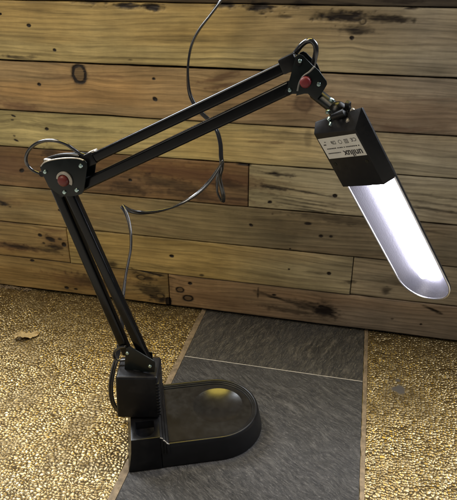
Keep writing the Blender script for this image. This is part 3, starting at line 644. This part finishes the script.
for q in [(63.9, 180.5), (46, 171.4), (81.6, 165.5), (77.5, 189.7), (65.3, 191.7)]:
    bm = bmesh.new(); cyl(bm, A3(ap(*q), -PZ-.003), A3(ap(*q), PZ+.001), .0045, n=14); part('joint_pin', bm, M_plas, elbow)

# ------------------------------------------------------------------ lamp head
HP = np.array([.3559, -.4656, .5527]); HX = np.array([.7483, -.5806, .3209]); HD = np.array([.4939, .1646, -.8538]); HF = np.array([-.4429, -.7974, -.4099])
HX /= np.linalg.norm(HX); HD -= HX*(HD@HX); HD /= np.linalg.norm(HD); HF = np.cross(HX, -HD)
MH = frame(HX, -HD, HF, HP)       # x across the shade, y back towards the joint, z out of the opening
head = bpy.data.objects.new('lamp_head', None); COL.objects.link(head); head.parent = lamp
HW, LO = .0425, .2255
def ush(o_, n=30, y0=0.0, z=0.0):      # open U outline of the shade at inset o_
    hw = HW-o_; L = LO-o_; r = hw*.94; out = [(-hw, y0)]
    for i in range(1, 12): out.append((-hw, y0+(-(L-r)-y0)*i/12))
    for i in range(n+1):
        a = math.pi+math.pi*i/n; c, s_ = math.cos(a), math.sin(a); e = 2/2.15
        out.append((hw*math.copysign(abs(c)**e, c), -(L-r)+r*math.copysign(abs(s_)**e, s_)))
    for i in range(1, 12): out.append((hw, -(L-r)+(y0+(L-r))*i/12))
    out.append((hw, y0)); return out
def shell(levels, y0=0.0, cap=True):
    bm = bmesh.new(); L = [[bm.verts.new(MH@Vector((x, y, z))) for x, y in ush(o_, y0=y0)] for o_, z in levels]
    for a, b in zip(L, L[1:]):
        for k in range(len(a)-1): bm.faces.new((a[k], a[k+1], b[k+1], b[k]))
    if cap:
        a = L[-1]; n = len(a)
        for k in range(n//2-1): bm.faces.new((a[k], a[k+1], a[n-2-k], a[n-1-k]))
    return bm
part('shade', shell([(.0015, -.0004), (.0, -.0010), (.0002, -.003), (.0085, -.0125), (.0185, -.0240), (.0265, -.0320), (.0300, -.0345)], y0=.004), M_plas, head, sharp=50)
s = NT('reflector_aluminium'); tc = s.n('ShaderNodeTexCoord').outputs['Object']
vr = s.n('ShaderNodeTexVoronoi', {'Vector': tc, 'Scale': 420.0})
dp = s.n('ShaderNodeVectorMath', {0: tc, 1: tuple(float(v) for v in HX)}, operation='DOT_PRODUCT').outputs['Value']
ln = s.noise(s.n('ShaderNodeCombineXYZ', {0: s.math('MULTIPLY', dp, 800.0)}), 1, 3, .7)
s.bump(s.math('ADD', s.math('MULTIPLY', vr.outputs[0], .35), ln), .30, .0006)
M_refl = s.P(Base_Color=s.mix(ln, C(.11, .11, .13), C(.21, .21, .24)), Metallic=.6, Roughness=.33)
part('reflector', shell([(.0016, -.0002), (.0026, -.0012), (.0095, -.0105), (.0185, -.0210), (.0255, -.0285), (.0300, -.0310)], y0=.002), M_refl, head, sharp=60)
# rim bead
rim = [MH@Vector((x, y, .0002)) for x, y in ush(.0010, y0=.001)]
bm = bmesh.new(); tube(bm, rim, .0013, 8); part('rim', bm, M_alu, head)
# housing: rear shell, raised lid with slanted flanks
def loft(bm, rings, cap0=True, cap1=True):
    L = [[bm.verts.new(MH@Vector(p)) for p in r] for r in rings]
    for a, b in zip(L, L[1:]):
        for k in range(len(a)): j = (k+1) % len(a); bm.faces.new((a[k], a[j], b[j], b[k]))
    if cap0: bm.faces.new(L[0][::-1])
    if cap1: bm.faces.new(L[-1])
def rect(x, y0, y1, z): return [(-x, y0, z), (x, y0, z), (x, y1, z), (-x, y1, z)]
bm = bmesh.new(); loft(bm, [rect(.014, .001, .084, -.034), rect(.030, .0006, .091, -.0165), [(-.0425, 0, -.003), (.0425, 0, -.003), (.0425, .1020, -.003), (-.0385, .0945, -.003)], [(-.0428, -.0005, 0), (.0428, -.0005, 0), (.0428, .1035, 0), (-.0382, .0955, 0)], [(-.0345, -.0002, .0150), (.0335, -.0002, .0150), (.0325, .0840, .0150), (-.0345, .0870, .0150)]])
housing = part('housing', bm, M_plas2, head, bevel=.0012)
LZ = .0150
def lidp(x, y, z=LZ): return MH@Vector((x, y, z))
for x in (-.0262, .0262):
    bm = bmesh.new(); cyl(bm, lidp(x, .0375, LZ-.0005), lidp(x, .0375, LZ+.0004), .0028, n=20); part('screw', bm, M_plate, housing)
# rating label, printed upside down as seen from the camera
bm = bmesh.new(); lx0, lx1, ly0, ly1 = -.0320, .0318, .0470, .0785
v = [(lx0+.001, ly0), (lx1, ly0), (lx1-.001, ly1), (lx0, ly1)]
a = [bm.verts.new(lidp(x, y, LZ+.0001)) for x, y in v]; b = [bm.verts.new(lidp(x, y, LZ+.0006)) for x, y in v]
bm.faces.new(b); bm.faces.new(a[::-1])
for k in range(4): j = (k+1) % 4; bm.faces.new((a[k], a[j], b[j], b[k]))
lab = part('rating_label', bm, M_lab, housing, smooth=False)
ML = MH@frame((-1, 0, 0), (0, -1, 0), (0, 0, 1), (lx1-.0030, ly0+.0035, LZ+.00075))  # text origin: its baseline-left, reading direction -x
def text(body, size, x, y, bold=0.0, sx=1.0):
    cu = bpy.data.curves.new('writing', 'FONT'); cu.body = body; cu.size = size; cu.offset = bold; cu.resolution_u = 3
    o = bpy.data.objects.new('writing', cu); COL.objects.link(o)
    bpy.context.view_layer.update(); dg = bpy.context.evaluated_depsgraph_get()
    me = bpy.data.meshes.new_from_object(o.evaluated_get(dg)); bpy.data.objects.remove(o); bpy.data.curves.remove(cu)
    me.name = 'writing'; me.materials.clear()
    me.transform(LM.inverted()@ML@Matrix.Translation((x, y, 0))@Matrix.Diagonal((sx, 1, 1, 1)))
    return link('writing', me, M_ink, lab)
text('unilux', .0132, .0004, -.0062, .00042, .93)
bm = bmesh.new()
def ink(x, y, w, h): 
    vv = [bm.verts.new(ML@Vector(p)) for p in ((x, y, 0), (x+w, y, 0), (x+w, y+h, 0), (x, y+h, 0))]; bm.faces.new(vv)
x = .0345
while x < .0560: w = random.uniform(.0007, .0020); ink(x, -.0055, w, .0016); x += w+.0005
x = .0010
while x < .0560: w = random.uniform(.0006, .0022); ink(x, -.0125, w, .0015); x += w+(.0005 if random.random() < .85 else .0018)
# class II square, house mark, bars
def frame_mark(x, y, w, h, t): ink(x, y, w, t); ink(x, y+h-t, w, t); ink(x, y+t, t, h-2*t); ink(x+w-t, y+t, t, h-2*t)
frame_mark(.0145, -.0230, .0060, .0060, .0007); frame_mark(.0160, -.0215, .0030, .0030, .0006)
frame_mark(.0350, -.0226, .0036, .0050, .0007); ink(.0395, -.0226, .0012, .0050); ink(.0412, -.0226, .0012, .0036)
ink(.0520, -.0190, .0044, .0016); ink(.0505, -.0228, .0026, .0010)
n = 20
for k in range(n):
    a0, a1 = 2*math.pi*k/n, 2*math.pi*(k+1)/n
    bm.faces.new([bm.verts.new(ML@Vector((.0275+r*math.cos(a), -.0200+r*math.sin(a), 0))) for r, a in ((.0030, a0), (.0030, a1), (.0024, a1), (.0024, a0))])
part('printed_marks', bm, M_ink, lab, smooth=False)
text('CE', .0072, .0010, -.0232, .00005, 1.05)
# fluorescent lamp: two joined glass limbs
lampbulb = bpy.data.objects.new('fluorescent_lamp', None); COL.objects.link(lampbulb); lampbulb.parent = head
tr = .0070; tx = .0082; z0 = -.0170
for sx in (-1, 1):
    bm = bmesh.new(); P_ = [MH@Vector((sx*tx, y, z0)) for y in np.linspace(-.006, -.188, 20)]+[MH@Vector((sx*tx, -.1915, z0))]
    tube(bm, P_, tr, 18); bmesh.ops.create_uvsphere(bm, u_segments=18, v_segments=10, radius=tr*.99, matrix=Matrix.Translation(P_[-1])); part('glass_tube', bm, M_tube, lampbulb)
bm = bmesh.new(); cyl(bm, MH@Vector((-tx, -.181, z0)), MH@Vector((tx, -.181, z0)), .0042, n=16); part('tube_bridge', bm, M_tube, lampbulb)
bm = bmesh.new(); box(bm, (0, -.0005, z0), (.034, .010, .018), MH); part('tube_cap', bm, simple('white_plastic', (.7, .7, .7), .5), lampbulb, bevel=.001)

# stem and ball joint
MH0 = MH; MH = MH@Matrix.Translation((.007, -.0080, .0085))
st0 = A3(ap(314.5, 92.5), 0.0); ball = MH@Vector((-.0045, .1105, -.013))
jr = bpy.data.objects.new('head_swivel', None); COL.objects.link(jr); jr.parent = lamp
bm = bmesh.new(); cyl(bm, st0, ball, .0082, .0078, 20); part('stem', bm, M_plate, jr, bevel=.0006)
bm = bmesh.new(); bmesh.ops.create_uvsphere(bm, u_segments=24, v_segments=16, radius=.0118, matrix=Matrix.Translation(ball)); part('ball', bm, M_plas, jr, sharp=None)
bm = bmesh.new(); cyl(bm, MH@Vector((.000, .0945, -.012)), MH@Vector((-.002, .1065, -.0125)), .0165, .0110, 24); part('swivel_collar', bm, M_plas, jr, bevel=.0010)
bm = bmesh.new()
cyl(bm, MH@Vector((.009, .104, -.012)), MH@Vector((.0105, .112, -.012)), .0062, .0066, 16)
cyl(bm, MH@Vector((-.004, .1105, .000)), MH@Vector((.014, .112, -.004)), .0046, .0052, 16)
part('clamp_lug', bm, M_plas, jr, bevel=.0008)
for c_, d_ in (((-.0165, .106, -.004), (-.6, -.2, .7)), ((-.0105, .1175, -.002), (-.3, .5, .8)), ((-.0035, .1285, -.010), (0, .8, .5)), ((.0145, .1010, -.001), (.3, -.3, .9)), ((.0185, .1085, -.011), (.5, .3, .8)), ((-.0135, .1005, .0005), (-.3, -.5, .8))):
    c_ = Vector(c_); d_ = Vector(d_).normalized(); bm = bmesh.new(); cyl(bm, MH@(c_-d_*.003), MH@(c_+d_*.0016), .0030, .0026, 14); part('screw', bm, M_steel if c_.x < 0 else M_chip, jr, bevel=.0004)
bm = bmesh.new()
for sx in (-1, 1):
    m = MH@Matrix.Translation((.0100+sx*.0042, .1145, -.012))@Matrix.Rotation(-sx*.55, 4, 'Z'); box(bm, (0, .002, 0), (.0066, .0095, .0060), m)
part('wing_nut', bm, M_plas2, jr, bevel=.0016)

MH = MH0

# ------------------------------------------------------------------ cords (parts of the lamp)
FLAT = [(.0036*s1+.0021*math.cos(a), .0021*math.sin(a)) for s1, r in ((1, 0), (-1, math.pi)) for a in [r-math.pi*.44+math.pi*.88*i/7 for i in range(8)]]
def flat_sec(w, r):
    out = []
    for sg in (1, -1):
        for i in range(9):
            a = -2.2+4.4*i/8
            out.append((sg*(w+r*math.cos(a)), sg*r*math.sin(a)))
    return out
SEC = flat_sec(.0023, .0023)
def wl(px, py, y): return at_wall(px, py, y)
def smooth_path(spec, n=8): return catmull([wl(*q) for q in spec], n)
def twister(k, ph=0): return lambda t: ph+k*math.sin(t*9.0)*.6+k*t
cord = bpy.data.objects.new('power_cord', None); COL.objects.link(cord); cord.parent = lamp
bm = bmesh.new()
tube(bm, smooth_path([(236, -22, -.05), (222, -1, -.05), (210, 15.5, -.055), (199, 30, -.06), (192, 44, -.065), (188.6, 60, -.07), (187.8, 76, -.075), (189.4, 92, -.08), (194, 103.5, -.085), (202, 113.5, -.09), (211, 122, -.095), (217, 131, -.1), (220.4, 144, -.105), (221, 156, -.11), (221.5, 163, -.112), (219.0, 172, -.112), (217, 182, -.112), (217.6, 193, -.114), (222.5, 201.5, -.116), (223.3, 196, -.120), (221.2, 186, -.122), (219.6, 177, -.124), (221.8, 168, -.126), (222.6, 161, -.128), (220.4, 165.5, -.13), (214, 175.5, -.14), (206, 185.5, -.15), (196, 194.5, -.16), (183, 202.5, -.17), (169, 208.5, -.185), (154, 211.8, -.20), (140, 212.6, -.215), (130, 210.6, -.23), (122.6, 206.5, -.24)], 9), .002, sec=SEC, twist=lambda t: 1.2+1.1*math.sin(t*14))
part('cord_length', bm, M_cord, cord, sharp=60)
bm = bmesh.new()
tube(bm, smooth_path([(121.8, 206.2, -.242), (125.5, 212, -.25), (129, 222, -.26), (130.8, 234, -.275), (130.8, 248, -.29), (128.6, 261, -.305), (126, 274, -.32), (124.2, 287, -.335), (122.8, 300, -.35), (122.2, 315, -.365), (121.5, 330, -.38), (119.5, 345, -.395), (116.6, 358, -.405), (113, 371, -.412), (111, 384, -.418), (111.2, 395, -.42), (113.5, 404, -.42), (119, 411.5, -.415), (128, 416, -.41)], 8), .002, sec=SEC, twist=lambda t: .4+.8*math.sin(t*6))
part('cord_length', bm, M_cord, cord, sharp=60)
def arm_loop(name, spec, r, mat=M_cord):
    bm = bmesh.new(); tube(bm, catmull([A3(ap(px, py, off=z), z) for px, py, z in spec], 8), r, 12); return part(name, bm, mat, cord, sharp=None)
arm_loop('elbow_cord_loop', [(92, 156.5, .002), (82, 154.5, .004), (74, 149.5, .006), (66, 144.2, .008), (56, 141.0, .010), (46, 140.6, .010), (36.5, 143.5, .010), (29.5, 149.5, .009), (26.2, 156.5, .008), (26.6, 163, .006), (30.5, 168.6, .004), (37, 172.6, .002), (46, 175.5, .0), (52, 180, -.002)], .0026)
arm_loop('head_cord_loop', [(288, 63, -.010), (292, 57.5, -.010), (296.5, 51.5, -.008), (301.5, 45.2, -.006), (307, 41.2, -.004), (312, 41.2, -.003), (315.3, 45, -.002), (316, 51, -.002), (314.8, 58, -.003), (313.2, 65, -.004), (312, 74, -.004)], .0034)
arm_loop('foot_cord_loop', [(126, 346.5, .010), (120.4, 347.2, .008), (115.6, 350.2, .006), (113.6, 354.6, .005), (115.2, 358.8, .004), (119.5, 360.4, .003), (126, 360, .0)], .0024)
